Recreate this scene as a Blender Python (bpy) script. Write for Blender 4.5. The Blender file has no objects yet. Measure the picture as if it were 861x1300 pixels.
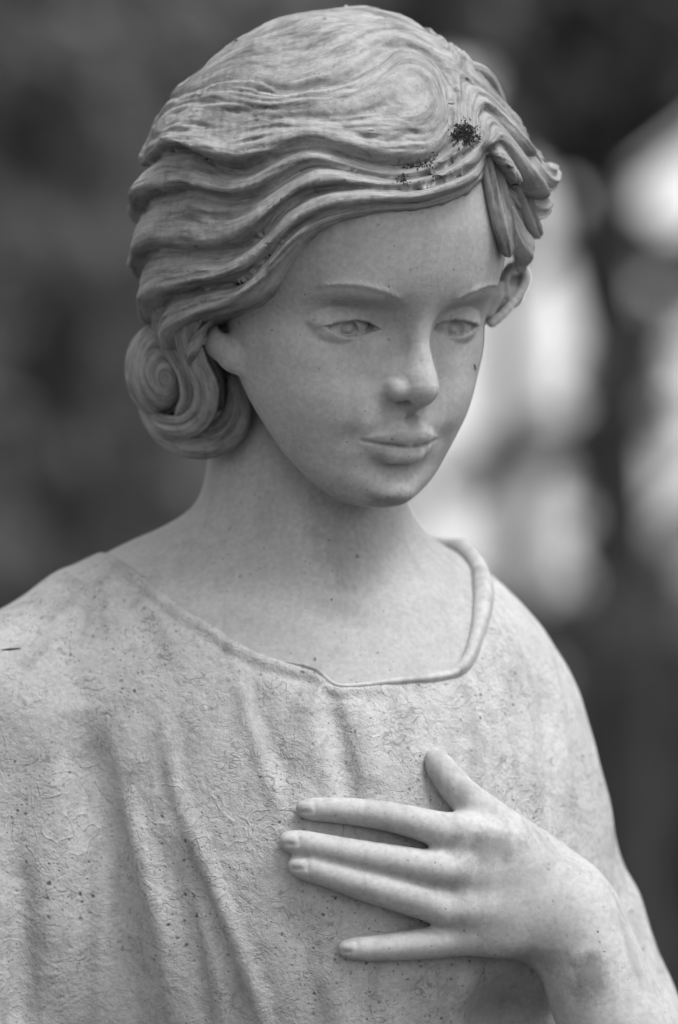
import bpy, math, random
import numpy as np
from mathutils import Matrix, Vector

# ------------------------------------------------------------------ camera, sky, sun, exposure
SC = bpy.context.scene
COL = SC.collection
DIST = 2500.0            # mm from camera to the statue plane
PXMM = 2.8               # photo pixels per mm in that plane (photo is 861 x 1300)
TILT = math.radians(3.0) # camera looks slightly up
CAM_Z = 1.45
cam_d = bpy.data.cameras.new('camera')
cam = bpy.data.objects.new('camera', cam_d); COL.objects.link(cam)
cam.location = (0, -2.5, CAM_Z)
cam.rotation_euler = (math.radians(90) + TILT, 0, 0)
cam_d.sensor_fit = 'VERTICAL'; cam_d.sensor_height = 24.0
cam_d.lens = 24.0 * DIST / (1300 / PXMM)
cam_d.clip_end = 500
cam_d.dof.use_dof = True
cam_d.dof.focus_distance = 2.44
cam_d.dof.aperture_fstop = 3.2
cam_d.dof.aperture_blades = 0
SC.camera = cam

W = bpy.data.worlds.new('World'); SC.world = W; W.use_nodes = True
nt = W.node_tree; nt.nodes.clear()
SUN_EL, SUN_AZ = math.radians(64), math.radians(130)   # azimuth from +Y clockwise
sky = nt.nodes.new('ShaderNodeTexSky'); sky.sky_type = 'NISHITA'; sky.sun_disc = False
sky.sun_elevation = SUN_EL; sky.sun_rotation = SUN_AZ
sky.air_density = 1.0; sky.dust_density = 2.6; sky.ozone_density = 1.0
bw = nt.nodes.new('ShaderNodeRGBToBW')               # the photograph is black and white
bg = nt.nodes.new('ShaderNodeBackground'); bg.inputs['Strength'].default_value = 0.15
out = nt.nodes.new('ShaderNodeOutputWorld')
nt.links.new(sky.outputs[0], bw.inputs[0]); nt.links.new(bw.outputs[0], bg.inputs[0]); nt.links.new(bg.outputs[0], out.inputs[0])

sd = bpy.data.lights.new('sun', 'SUN'); sd.energy = 1.4; sd.angle = math.radians(28); sd.color = (1, 1, 1)
sun = bpy.data.objects.new('sun', sd); COL.objects.link(sun)
sdir = Vector((math.sin(SUN_AZ) * math.cos(SUN_EL), math.cos(SUN_AZ) * math.cos(SUN_EL), math.sin(SUN_EL)))
sun.rotation_euler = sdir.to_track_quat('Z', 'Y').to_euler()

SC.view_settings.view_transform = 'Standard'; SC.view_settings.look = 'None'
SC.view_settings.exposure = 1.12; SC.view_settings.gamma = 1.0; SC.view_settings.use_curve_mapping = False
SC.render.engine = 'CYCLES'
SC.cycles.use_denoising = True
SC.cycles.max_bounces = 6

rng = np.random.default_rng(7)
f32 = np.float32

# ------------------------------------------------------------------ small geometry library (millimetres, camera-aligned)
def PX(px, py, Y=0.0):
    """photo pixel + depth (mm, away from camera) -> point in statue space (X right, Y away, Z up)"""
    s = (DIST + Y) / DIST
    return np.array([(px - 430.5) / PXMM * s, Y, -(py - 650.0) / PXMM * s])
def MM(r): return r / PXMM

def smin(a, b, k):
    h = np.maximum(k - np.abs(a - b), 0) / k
    return np.minimum(a, b) - h * h * k * 0.25
def smax(a, b, k): return -smin(-a, -b, k)
def sstep(a, b, x):
    t = np.clip((x - a) / (b - a), 0, 1); return t * t * (3 - 2 * t)
def ell(P, c, r):
    q = P - np.asarray(c, f32); r = np.asarray(r, f32)
    k0 = np.sqrt(((q / r) ** 2).sum(1)); k1 = np.sqrt(((q / (r * r)) ** 2).sum(1)) + 1e-6
    return k0 * (k0 - 1) / k1
def rot(P, c, M): return (P - np.asarray(c, f32)) @ np.asarray(M, f32)
def crom(pts, n):
    p = np.asarray(pts, float); out = []
    p = np.vstack([2 * p[0] - p[1], p, 2 * p[-1] - p[-2]])
    for i in range(1, len(p) - 2):
        t = np.linspace(0, 1, n, endpoint=False)[:, None]
        a, b, c, d = p[i - 1], p[i], p[i + 1], p[i + 2]
        out.append(0.5 * (2 * b + (c - a) * t + (2 * a - 5 * b + 4 * c - d) * t ** 2 + (3 * b - a - 3 * c + d) * t ** 3))
    out.append(p[-2][None]); return np.vstack(out)
def chain(P, pts, rad, far=14.0, k=0.0):
    """round-cone chain; only evaluated near itself"""
    pts = np.asarray(pts, f32); rad = np.asarray(rad, f32)
    lo = pts.min(0) - rad.max() - far; hi = pts.max(0) + rad.max() + far
    m = ((P > lo) & (P < hi)).all(1)
    d = np.full(len(P), far, f32)
    if m.any():
        Q = P[m]; best = None
        for i in range(len(pts) - 1):
            a, b = pts[i], pts[i + 1]; ab = b - a
            t = np.clip(((Q - a) @ ab) / max(float(ab @ ab), 1e-6), 0, 1)
            e = np.sqrt(((Q - a - t[:, None] * ab) ** 2).sum(1)) - (rad[i] + t * (rad[i + 1] - rad[i]))
            best = e if best is None else (smin(best, e, k) if k else np.minimum(best, e))
        d[m] = np.minimum(best, far)
    return d
def pdist(P, pts, R):
    """distance to polyline, signed side free, only within R; also curve parameter 0..1"""
    pts = np.asarray(pts, f32)
    lo = pts.min(0) - R; hi = pts.max(0) + R
    m = np.nonzero(((P > lo) & (P < hi)).all(1))[0]
    d = np.full(len(m), R * 4, f32); u = np.zeros(len(m), f32); n = len(pts) - 1
    Q = P[m]
    for i in range(n):
        a, b = pts[i], pts[i + 1]; ab = b - a
        t = np.clip(((Q - a) @ ab) / max(float(ab @ ab), 1e-6), 0, 1)
        e = np.sqrt(((Q - a - t[:, None] * ab) ** 2).sum(1))
        w = e < d; d[w] = e[w]; u[w] = (i + t[w]) / n
    return m, d, u
def stroke(P, d, pts, amp, sig, taper=0.15):
    """raise (amp > 0) or cut (amp < 0) the surface along a polyline, in place"""
    m, e, u = pdist(P, pts, 3.2 * sig)
    if len(m):
        tp = np.minimum(1, np.minimum(u, 1 - u) / taper) if taper else 1.0
        d[m] -= amp * np.exp(-(e / sig) ** 2) * tp
def gauss(P, d, c, s, amp):
    s = np.asarray(s, f32); c = np.asarray(c, f32)
    m = np.nonzero((np.abs(P - c) < 3 * s).all(1))[0]
    if len(m): d[m] -= amp * np.exp(-(((P[m] - c) / s) ** 2).sum(1))
_nr = np.random.default_rng(3)
_NK = [(_nr.normal(size=(3, 7)).astype(f32), (_nr.random(7) * 6.28).astype(f32)) for _ in range(8)]
def noise(P, scale, seed=0):
    K, ph = _NK[seed % 8]
    return np.sin(P @ (K * (2.2 / scale)) + ph).sum(1) / 3.2

def surface_nets(f, lo, hi, h):
    lo = np.asarray(lo, float); n = np.ceil((np.asarray(hi, float) - lo) / h).astype(int) + 1
    ax = [(lo[i] + h * np.arange(n[i])).astype(f32) for i in range(3)]
    F = np.empty(n, f32)
    for i0 in range(0, n[0], 12):
        g = np.stack(np.meshgrid(ax[0][i0:i0 + 12], ax[1], ax[2], indexing='ij'), -1).reshape(-1, 3)
        F[i0:i0 + 12] = f(g).reshape(-1, n[1], n[2])
    F[0], F[-1], F[:, 0], F[:, -1], F[:, :, 0], F[:, :, -1] = [np.maximum(q, 0.01 * h) for q in (F[0], F[-1], F[:, 0], F[:, -1], F[:, :, 0], F[:, :, -1])]
    S = F < 0
    c8 = [S[a:n[0] - 1 + a, b:n[1] - 1 + b, c:n[2] - 1 + c] for a in (0, 1) for b in (0, 1) for c in (0, 1)]
    cnt = sum(c.astype(np.int8) for c in c8)
    cells = np.argwhere((cnt > 0) & (cnt < 8))
    idx = -np.ones(n - 1, int); idx[tuple(cells.T)] = np.arange(len(cells))
    acc = np.zeros((len(cells), 3)); num = np.zeros(len(cells))
    corners = np.array([(a, b, c) for a in (0, 1) for b in (0, 1) for c in (0, 1)])
    for i in range(8):
        for j in range(i + 1, 8):
            if np.abs(corners[i] - corners[j]).sum() != 1: continue
            A = F[tuple((cells + corners[i]).T)]; B = F[tuple((cells + corners[j]).T)]
            m = (A < 0) != (B < 0)
            t = np.where(m, A / np.where(m, A - B, 1), 0)
            p = corners[i] + t[:, None] * (corners[j] - corners[i])
            acc += np.where(m[:, None], p, 0); num += m
    V = lo + h * (cells + acc / num[:, None])
    quads = []
    for d in range(3):
        sl = [slice(1, -1)] * 3; sl[d] = slice(0, n[d] - 1)
        a = S[tuple(sl)]; sl2 = list(sl); sl2[d] = slice(1, n[d]); b = S[tuple(sl2)]
        e = np.argwhere(a != b); off = np.array([1, 1, 1]); off[d] = 0
        e = e + off; sgn = S[tuple(e.T)]
        u, v = [(1, 2), (2, 0), (0, 1)][d]
        U = np.zeros(3, int); U[u] = 1; Vv = np.zeros(3, int); Vv[v] = 1
        q = np.stack([idx[tuple((e - U - Vv).T)], idx[tuple((e - Vv).T)], idx[tuple(e.T)], idx[tuple((e - U).T)]], 1)
        q[~sgn] = q[~sgn][:, ::-1]; quads.append(q)
    return V, np.vstack(quads)
def subdiv(V, Q):
    nv, nq = len(V), len(Q)
    E = np.sort(np.stack([Q, np.roll(Q, -1, 1)], -1).reshape(-1, 2), 1)
    key = E[:, 0].astype(np.int64) * nv + E[:, 1]
    uk, inv = np.unique(key, return_inverse=True); inv = inv.reshape(nq, 4)
    ev = (V[uk // nv] + V[uk % nv]) / 2; fv = V[Q].mean(1)
    ei = nv + inv; fi = (nv + len(uk) + np.arange(nq))
    nQ = np.concatenate([np.stack([Q[:, k], ei[:, k], fi, ei[:, k - 1]], 1) for k in range(4)])
    return np.vstack([V, ev, fv]), nQ
def relax(V, Q, w=0.5):
    A = np.zeros_like(V); c = np.zeros(len(V))
    for k in range(4):
        np.add.at(A, Q[:, k], V[Q[:, k - 1]] + V[Q[:, (k + 1) % 4]]); np.add.at(c, Q[:, k], 2)
    return V * (1 - w) + w * A / c[:, None]
def project(f, V, it=1, eps=0.12, step=1.5):
    V = V.astype(f32)
    for _ in range(it):
        d = f(V); g = np.empty_like(V)
        for k in range(3):
            W2 = V.copy(); W2[:, k] += eps; g[:, k] = (f(W2) - d) / eps
        gg = (g * g).sum(1) + 1e-4
        mv = -(d / gg)[:, None] * g
        L = np.sqrt((mv * mv).sum(1)) + 1e-9; mv *= np.minimum(1, step / L)[:, None]
        V = V + mv
    return V
def implicit(f, lo, hi, h, levels=2, it=(2, 1, 1)):
    V, Q = surface_nets(f, lo, hi, h)
    V = project(f, V, it[0], step=h)
    for l in range(levels):
        V, Q = subdiv(V, Q); V = relax(V, Q, 0.35); V = project(f, V, it[min(l + 1, len(it) - 1)], step=h)
    return V, Q
def cast(f, pts, start=-330.0, far=420.0, iters=70):
    """follow camera rays through photo pixels to the surface of f"""
    T = np.array([PX(x, y, 0) for x, y in pts]); o = np.array([0, -DIST, 0.0])
    d = T - o; d /= np.linalg.norm(d, axis=1)[:, None]
    t = np.full(len(d), DIST + start)
    for _ in range(iters):
        P = (o + t[:, None] * d).astype(f32); t = np.minimum(t + 0.8 * f(P), DIST + far)
    return o + t[:, None] * d
def spline_tab(z, v, smooth=4.0):
    z = np.asarray(z, float); v = np.asarray(v, float); o = np.argsort(z)
    zz = np.arange(z.min() - 20, z.max() + 20, 0.5); y = np.interp(zz, z[o], v[o])
    k = np.exp(-(np.arange(-30, 31) * 0.5 / smooth) ** 2); k /= k.sum()
    y = np.convolve(np.pad(y, 30, 'edge'), k, 'valid')
    return lambda q: np.interp(q, zz, y).astype(f32)

# ------------------------------------------------------------------ materials (black and white: grey values)
def mat_new(name):
    m = bpy.data.materials.new(name); m.use_nodes = True
    n = m.node_tree.nodes; l = m.node_tree.links
    return m, n, l, n['Principled BSDF']
def ramp(n, src, l, stops, interp='LINEAR'):
    r = n.new('ShaderNodeValToRGB'); r.color_ramp.interpolation = interp
    el = r.color_ramp.elements
    while len(el) < len(stops): el.new(0.5)
    for e, (p, v) in zip(el, stops): e.position = p; e.color = (v, v, v, 1)
    l.new(src, r.inputs[0]); return r.outputs[0]
def tex(n, l, co, scale, detail=4, rough=0.55, dist=0.0):
    t = n.new('ShaderNodeTexNoise'); t.inputs['Scale'].default_value = scale
    t.inputs['Detail'].default_value = detail; t.inputs['Roughness'].default_value = rough
    t.inputs['Distortion'].default_value = dist
    l.new(co, t.inputs['Vector']); return t.outputs['Fac']
def mixc(n, l, fac, a, b, mode='MIX'):
    m = n.new('ShaderNodeMix'); m.data_type = 'RGBA'; m.blend_type = mode
    for s, v in ((m.inputs[0], fac), (m.inputs[6], a), (m.inputs[7], b)):
        if isinstance(v, (int, float)): s.default_value = v if s == m.inputs[0] else (v, v, v, 1)
        else: l.new(v, s)
    return m.outputs[2]
def math_n(n, l, op, a, b=0.0, clamp=False):
    m = n.new('ShaderNodeMath'); m.operation = op; m.use_clamp = clamp
    for s, v in ((m.inputs[0], a), (m.inputs[1], b)):
        if isinstance(v, (int, float)): s.default_value = v
        else: l.new(v, s)
    return m.outputs[0]
def specks(n, l, co, scale, size, thresh):
    """scattered dark pits: voronoi cells, only some of them"""
    w = n.new('ShaderNodeTexNoise'); w.inputs['Scale'].default_value = scale * 0.9; l.new(co, w.inputs['Vector'])
    ad = n.new('ShaderNodeVectorMath'); ad.operation = 'MULTIPLY_ADD'
    l.new(w.outputs['Color'], ad.inputs[0]); ad.inputs[1].default_value = (0.6 / scale,) * 3; l.new(co, ad.inputs[2])
    v = n.new('ShaderNodeTexVoronoi'); v.inputs['Scale'].default_value = scale; l.new(ad.outputs[0], v.inputs['Vector'])
    near = ramp(n, v.outputs['Distance'], l, [(size * 0.5, 1), (size, 0)])
    pick = n.new('ShaderNodeSeparateColor'); l.new(v.outputs['Color'], pick.inputs[0])
    sel = ramp(n, pick.outputs[0], l, [(thresh, 0), (min(thresh + 0.12, 1), 1)])
    return math_n(n, l, 'MULTIPLY', near, sel)
def stone(name, base, dark, mott=0.5, speck=0.75, bump=0.12, pattern=False, hair=False, dark_spots=()):
    m, n, l, b = mat_new(name)
    tc = n.new('ShaderNodeTexCoord'); co = tc.outputs['Object']
    big = ramp(n, tex(n, l, co, 14, 5, 0.6, 0.4), l, [(0.36, 0), (0.68, 1)])
    c = mixc(n, l, big, base, base + (dark - base) * 0.35 * mott)
    med = ramp(n, tex(n, l, co, 75, 6, 0.65, 0.3), l, [(0.5, 0), (0.75, 1)])
    c = mixc(n, l, math_n(n, l, 'MULTIPLY', med, 0.4 * mott), c, dark)
    fine = ramp(n, tex(n, l, co, 420, 3, 0.6), l, [(0.3, 0.86), (0.7, 1.06)])
    c = mixc(n, l, 1.0, c, fine, 'MULTIPLY')
    mp = n.new('ShaderNodeMapping'); mp.inputs['Scale'].default_value = (70, 70, 9); l.new(co, mp.inputs[0])
    sk = ramp(n, tex(n, l, mp.outputs[0], 1.0, 4, 0.6, 0.6), l, [(0.5, 0), (0.75, 0.42 * mott + 0.12)])
    c = mixc(n, l, sk, c, dark)
    s1 = specks(n, l, co, 210, 0.22, 1 - 0.16 * speck)
    s2 = specks(n, l, co, 110, 0.085, 1 - 0.30 * speck)
    s3 = specks(n, l, co, 480, 0.3, 1 - 0.20 * speck)
    patch = ramp(n, tex(n, l, co, 22, 3, 0.6, 0.5), l, [(0.4, 0.15), (0.6, 1)])
    sp = math_n(n, l, 'MULTIPLY', math_n(n, l, 'MAXIMUM', math_n(n, l, 'MAXIMUM', s1, s2), math_n(n, l, 'MULTIPLY', s3, 0.6)), patch)
    c = mixc(n, l, math_n(n, l, 'MULTIPLY', sp, 0.8), c, dark * 0.35)
    h = math_n(n, l, 'ADD', math_n(n, l, 'MULTIPLY', tex(n, l, co, 300, 5, 0.7), 0.5), math_n(n, l, 'MULTIPLY', tex(n, l, co, 900, 2, 0.6), 0.25))
    h = math_n(n, l, 'SUBTRACT', h, math_n(n, l, 'MULTIPLY', sp, 0.8))
    if pattern:
        # embossed scrollwork of the cloth: rings and curls laid over each other, partly worn off
        def squiggle(scale, width, lo, hi, mscale):
            q = math_n(n, l, 'ABSOLUTE', math_n(n, l, 'SUBTRACT', tex(n, l, co, scale, 1.5, 0.5, 1.2), 0.5))
            line = ramp(n, q, l, [(0.0, 1), (width, 0)])
            return math_n(n, l, 'MULTIPLY', line, ramp(n, tex(n, l, co, mscale, 3, 0.6, 0.3), l, [(lo, 0), (hi, 1)]))
        k1 = squiggle(60, 0.03, 0.44, 0.6, 24); k2 = squiggle(130, 0.045, 0.47, 0.6, 60)
        lump = tex(n, l, co, 85, 5, 0.66, 0.35); rough = tex(n, l, co, 260, 4, 0.75)
        h = math_n(n, l, 'ADD', h, math_n(n, l, 'MULTIPLY', lump, 2.8)); h = math_n(n, l, 'ADD', h, math_n(n, l, 'MULTIPLY', rough, 1.1))
        h = math_n(n, l, 'ADD', h, math_n(n, l, 'MULTIPLY', k1, 0.42))
        h = math_n(n, l, 'SUBTRACT', h, math_n(n, l, 'MULTIPLY', k2, 0.28))
        thin = ramp(n, tex(n, l, co, 130, 3, 0.6), l, [(0.46, 0), (0.56, 1)])
        c = mixc(n, l, math_n(n, l, 'MULTIPLY', math_n(n, l, 'MULTIPLY', k2, thin), 0.5), c, dark * 0.5)
    for (sc_, sr_, amt) in dark_spots:                       # dark blotches with ragged edges at given places
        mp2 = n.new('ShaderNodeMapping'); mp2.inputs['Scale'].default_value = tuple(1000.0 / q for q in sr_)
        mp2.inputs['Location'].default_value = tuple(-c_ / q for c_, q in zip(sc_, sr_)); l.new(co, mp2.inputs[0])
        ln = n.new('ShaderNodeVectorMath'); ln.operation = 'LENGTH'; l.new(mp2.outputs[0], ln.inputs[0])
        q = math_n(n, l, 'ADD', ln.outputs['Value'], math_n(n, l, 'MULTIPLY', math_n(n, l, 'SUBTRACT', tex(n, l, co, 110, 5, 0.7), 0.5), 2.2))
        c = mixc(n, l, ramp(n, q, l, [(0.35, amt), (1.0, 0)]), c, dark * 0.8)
    if hair:
        # weather streaks that run along the carved strands
        at = n.new('ShaderNodeAttribute'); at.attribute_name = 'strand'
        cb = n.new('ShaderNodeCombineXYZ'); l.new(math_n(n, l, 'MULTIPLY', at.outputs['Fac'], 6.0), cb.inputs[0])
        sx = n.new('ShaderNodeSeparateXYZ'); l.new(co, sx.inputs[0])
        l.new(math_n(n, l, 'MULTIPLY', sx.outputs[0], 42.0), cb.inputs[1]); l.new(math_n(n, l, 'MULTIPLY', sx.outputs[2], 42.0), cb.inputs[2])
        sn = tex(n, l, cb.outputs[0], 1.0, 4, 0.7)
        c = mixc(n, l, ramp(n, sn, l, [(0.47, 0), (0.68, 0.85)]), c, dark)
        c = mixc(n, l, ramp(n, sn, l, [(0.28, 0.5), (0.45, 0)]), c, base * 1.35)
        h = math_n(n, l, 'SUBTRACT', h, math_n(n, l, 'MULTIPLY', sn, 0.7))
    b.inputs['Roughness'].default_value = 0.72
    b.inputs['Specular IOR Level'].default_value = 0.3
    l.new(c, b.inputs['Base Color'])
    bp = n.new('ShaderNodeBump'); bp.inputs['Strength'].default_value = 1.0; bp.inputs['Distance'].default_value = bump * 0.01
    l.new(h, bp.inputs['Height']); l.new(bp.outputs[0], b.inputs['Normal'])
    return m
M_SKIN = stone('weathered_pale_stone', 0.37, 0.12, 0.4, 0.8, 0.025, dark_spots=[(PX(498, 637, -24), (17, 14, 5), 0.6), (PX(440, 620, -10), (22, 20, 8), 0.22), (PX(430, 690, 5), (16, 30, 24), 0.3)])  # weather stain on the chin, then fainter darker tone under jaw and on neck
M_HAND = stone('worn_pale_stone', 0.42, 0.11, 0.8, 0.8, 0.025, dark_spots=[(PX(630, 1080, -60), (20, 80, 12), 0.55), (PX(748, 1240, -40), (14, 90, 15), 0.6), (PX(690, 1215, -40), (26, 90, 7), 0.35)])  # weather stain on hand back and wrist, then darker tone along the lower edge
M_ROBE = stone('patterned_pale_stone', 0.42, 0.13, 0.7, 2.2, 0.06, pattern=True)
M_HAIR = stone('stained_grey_stone', 0.285, 0.065, 0.85, 0.7, 0.05, hair=True)
def plain(name, v, rough=0.8, var=0.4, scale=8):
    m, n, l, b = mat_new(name)
    tc = n.new('ShaderNodeTexCoord')
    l.new(ramp(n, tex(n, l, tc.outputs['Object'], scale, 4), l, [(0.3, v * (1 - var)), (0.7, v * (1 + var))]), b.inputs['Base Color'])
    b.inputs['Roughness'].default_value = rough; b.inputs['Specular IOR Level'].default_value = 0.2
    return m
M_MOSS = plain('dry_dark_moss', 0.035, 0.95, 0.5, 300)
M_BARK = plain('dark_bark', 0.035, 0.9, 0.5, 12)
def leaf_mat(name, v):
    m = plain(name, v, 0.55, 0.4, 1.5); n = m.node_tree.nodes; l = m.node_tree.links; b = n['Principled BSDF']
    tr = n.new('ShaderNodeBsdfTranslucent'); mx = n.new('ShaderNodeMixShader'); mx.inputs[0].default_value = 0.4
    l.new(b.inputs['Base Color'].links[0].from_socket, tr.inputs[0])
    l.new(b.outputs[0], mx.inputs[1]); l.new(tr.outputs[0], mx.inputs[2]); l.new(mx.outputs[0], n['Material Output'].inputs[0])
    return m
M_LEAF = leaf_mat('dark_leaf', 0.17)
M_LEAF2 = leaf_mat('pale_leaf', 0.16)
M_GROUND = plain('forest_floor', 0.07, 0.95, 0.5, 0.7)

# ------------------------------------------------------------------ object helpers
def link(o, parent=None):
    COL.objects.link(o)
    if parent is not None: o.parent = parent
    return o
def tag(o, label=None, cat=None, group=None, kind=None):
    for k, v in (('label', label), ('category', cat), ('group', group), ('kind', kind)):
        if v: o[k] = v
    return o
def mesh_obj(name, V, F, mat, parent=None, scale=0.001, smooth=True, attr=None):
    me = bpy.data.meshes.new(name)
    V = np.asarray(V, f32) * scale; F = np.asarray(F)
    k = F.shape[1]
    me.vertices.add(len(V)); me.vertices.foreach_set('co', V.ravel())
    me.loops.add(F.size); me.loops.foreach_set('vertex_index', F.ravel().astype(np.int32))
    me.polygons.add(len(F)); me.polygons.foreach_set('loop_start', np.arange(0, F.size, k, dtype=np.int32))
    me.polygons.foreach_set('use_smooth', np.full(len(F), smooth, bool))
    me.update(calc_edges=True); me.validate()
    if attr is not None: me.attributes.new('strand', 'FLOAT', 'POINT').data.foreach_set('value', np.asarray(attr, f32))
    me.materials.append(mat)
    return link(bpy.data.objects.new(name, me), parent)
def empty(name, loc=(0, 0, 0)):
    o = bpy.data.objects.new(name, None); o.location = loc; o.empty_display_size = 0.1
    return link(o)

# ------------------------------------------------------------------ setting: ground and the trees far behind
def far_pt(px, py, D):
    """world point seen at a photo pixel, D metres from the camera"""
    x = (px - 430.5) / PXMM / DIST * D; z = -(py - 650) / PXMM / DIST * D
    return Vector((x, -2.5 + D * math.cos(TILT) - z * math.sin(TILT), CAM_Z + D * math.sin(TILT) + z * math.cos(TILT)))
g = mesh_obj('ground', [(-300, -60, 0), (300, -60, 0), (300, 420, 0), (-300, 420, 0)], [(0, 1, 2, 3)], M_GROUND, scale=1.0)
tag(g, kind='structure')

def tube(pts, rad, ns=10):
    pts = np.asarray(pts, float); V = []; F = []
    for i, p in enumerate(pts):
        t = pts[min(i + 1, len(pts) - 1)] - pts[max(i - 1, 0)]; t /= np.linalg.norm(t)
        a = np.cross(t, (0.31, 0.9, 0.2)); a /= np.linalg.norm(a); b = np.cross(t, a)
        for k in range(ns):
            w = 2 * math.pi * k / ns; V.append(p + rad[i] * (math.cos(w) * a + math.sin(w) * b))
    for i in range(len(pts) - 1):
        for k in range(ns):
            F.append((i * ns + k, i * ns + (k + 1) % ns, (i + 1) * ns + (k + 1) % ns, (i + 1) * ns + k))
    return V, F
def leaf_cloud(centres, radii, per, size):
    """leaf-sized quads through a set of clumps (metres)"""
    c = np.repeat(np.asarray(centres), per, 0); r = np.repeat(np.asarray(radii), per, 0)
    n = len(c); d = rng.normal(size=(n, 3)); d /= np.linalg.norm(d, axis=1)[:, None]
    p = c + d * (r * rng.random(n) ** 0.45)[:, None] * np.array([1, 1, 0.8])
    u = rng.normal(size=(n, 3)); u /= np.linalg.norm(u, axis=1)[:, None]
    v = np.cross(u, rng.normal(size=(n, 3))); v /= np.linalg.norm(v, axis=1)[:, None]
    s = size * (0.6 + 0.8 * rng.random(n))[:, None]
    V = np.stack([p - u * s, p + v * s * 0.45, p + u * s, p - v * s * 0.45], 1).reshape(-1, 3)
    return V, np.arange(4 * n).reshape(-1, 4)
def tree(name, label, base, height, r0, crown, per, size, leaf, lean=(0, 0), cat='tree', group='trees behind the statue'):
    """crown: list of (x, y, z, r) clump centres relative to base"""
    t = empty(name, base); tag(t, label, cat, group)
    hs = np.linspace(0, 1, 9)
    path = [(lean[0] * h + 0.06 * r0 * 8 * math.sin(5 * h + base[0]), lean[1] * h + 0.05 * math.sin(4 * h), height * h) for h in hs]
    V, F = tube(path, [r0 * (1.15 - 0.75 * h) for h in hs], 12)
    V = list(V); F = list(F)
    big = sorted(crown, key=lambda q: -q[3])[:14]
    for (x, y, z, r) in big:                       # limbs out to the larger clumps
        h = min(max((z - 0.35 * math.hypot(x, y)) / height, 0.15), 0.95); i = int(h * 8)
        a = np.array(path[i]); b = np.array([x, y, z]); m = (a + b) / 2 + np.array([0, 0, 0.12 * np.linalg.norm(b - a)])
        v, f = tube([a, m, b], [r0 * 0.3, r0 * 0.2, r0 * 0.05], 6)
        F += [tuple(q + len(V) for q in ff) for ff in f]; V += list(v)
    mesh_obj('trunk', V, F, M_BARK, t, 1.0)
    V, F = leaf_cloud([q[:3] for q in crown], [q[3] for q in crown], per, size)
    mesh_obj('crown', V, F, leaf, t, 1.0, smooth=False)
    return t
def clumps_at(base, D, spots, jitter=0.3):
    """clumps given as (photo px, py, radius in px) at distance D, made relative to a tree base"""
    o = []
    for (px, py, r) in spots:
        p = far_pt(px, py, D + rng.uniform(-jitter, jitter) * 3); o.append((p.x - base[0], p.y - base[1], p.z, r / PXMM / DIST * D))
    return o
def ground_base(px, D):
    p = far_pt(px, 650, D); return (p.x, p.y, 0.0)
def fill(x0, x1, y0, y1, n, r):
    return [(rng.uniform(x0, x1), rng.uniform(y0, y1), r * rng.uniform(0.6, 1.3)) for _ in range(n)]
# dense dark trees on the left, far enough to melt into blur
b = ground_base(60, 13); tree('evergreen_tree', 'dark evergreen tree filling the blurred background far left', b, 4.2, 0.13, clumps_at(b, 13, fill(-160, 260, -160, 1300, 52, 80) + fill(-900, -160, -160, 1300, 80, 85)), 90, 0.05, M_LEAF)
b = ground_base(330, 15); tree('evergreen_tree', 'dark blurred tree directly behind the head', b, 4.6, 0.14, clumps_at(b, 15, fill(180, 450, -160, 1300, 46, 80) + fill(330, 520, -140, 50, 12, 70)), 100, 0.055, M_LEAF)
b = ground_base(20, 24); tree('evergreen_tree', 'pale hazy tree seen between the dark evergreens at left', b, 6, 0.16, clumps_at(b, 24, fill(-200, 330, -200, 1150, 60, 105) + [(140, 620, 100), (80, 680, 100), (190, 680, 90), (60, 560, 90), (200, 590, 90), (130, 240, 90), (70, 200, 90), (180, 160, 80), (120, 330, 90), (40, 300, 90), (20, 420, 90), (100, 90, 80)] + fill(-1000, -200, -200, 1150, 80, 110)), 150, 0.09, M_LEAF2)
b = ground_base(430, 27); tree('evergreen_tree', 'distant tree hidden mostly behind the statue head', b, 6.5, 0.16, clumps_at(b, 27, fill(230, 420, -200, 1150, 44, 100)), 200, 0.1, M_LEAF2)
# slim trunk and sparse crown on the right with sky between
b = ground_base(768, 12); tree('slim_tree', 'blurred dark slim trunk standing at the right edge', b, 4.5, 0.1,
     clumps_at(b, 12, fill(880, 1300, -140, 70, 30, 55) + fill(470, 620, -120, 50, 16, 55) + fill(580, 860, -140, 70, 30, 55) + [(835, 130, 40), (850, 330, 30), (800, 300, 26), (745, 200, 45), (720, 130, 55), (770, 330, 30), (760, 480, 30), (735, 560, 25), (770, 700, 40), (750, 800, 60)]), 150, 0.045, M_LEAF2, lean=(0.05, 0))
b = ground_base(650, 18); tree('leafy_tree', 'pale leafy blurred tree between head and right trunk', b, 5, 0.09,
     clumps_at(b, 18, fill(900, 1700, -120, 800, 60, 65) + [(655, 545, 24), (700, 560, 30), (735, 620, 26), (660, 800, 40), (710, 800, 60), (600, 180, 55), (660, 120, 60), (700, 190, 45), (735, 300, 22), (840, 110, 45), (800, 60, 40), (845, 545, 26), (815, 430, 26), (850, 400, 24), (835, 480, 26), (850, 760, 45), (800, 790, 50), (640, 800, 34), (604, 590, 26), (575, 610, 20), (825, 60, 50), (770, 10, 50)]), 190, 0.05, M_LEAF2)
b = ground_base(760, 14); tree('shrub', 'dark rounded shrub low in the blurred background right', b, 1.2, 0.05, clumps_at(b, 14, fill(560, 980, 800, 1330, 60, 80) + fill(980, 1700, 820, 1330, 80, 80)), 320, 0.045, M_LEAF, cat='shrub', group='shrubs behind the statue')

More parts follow.
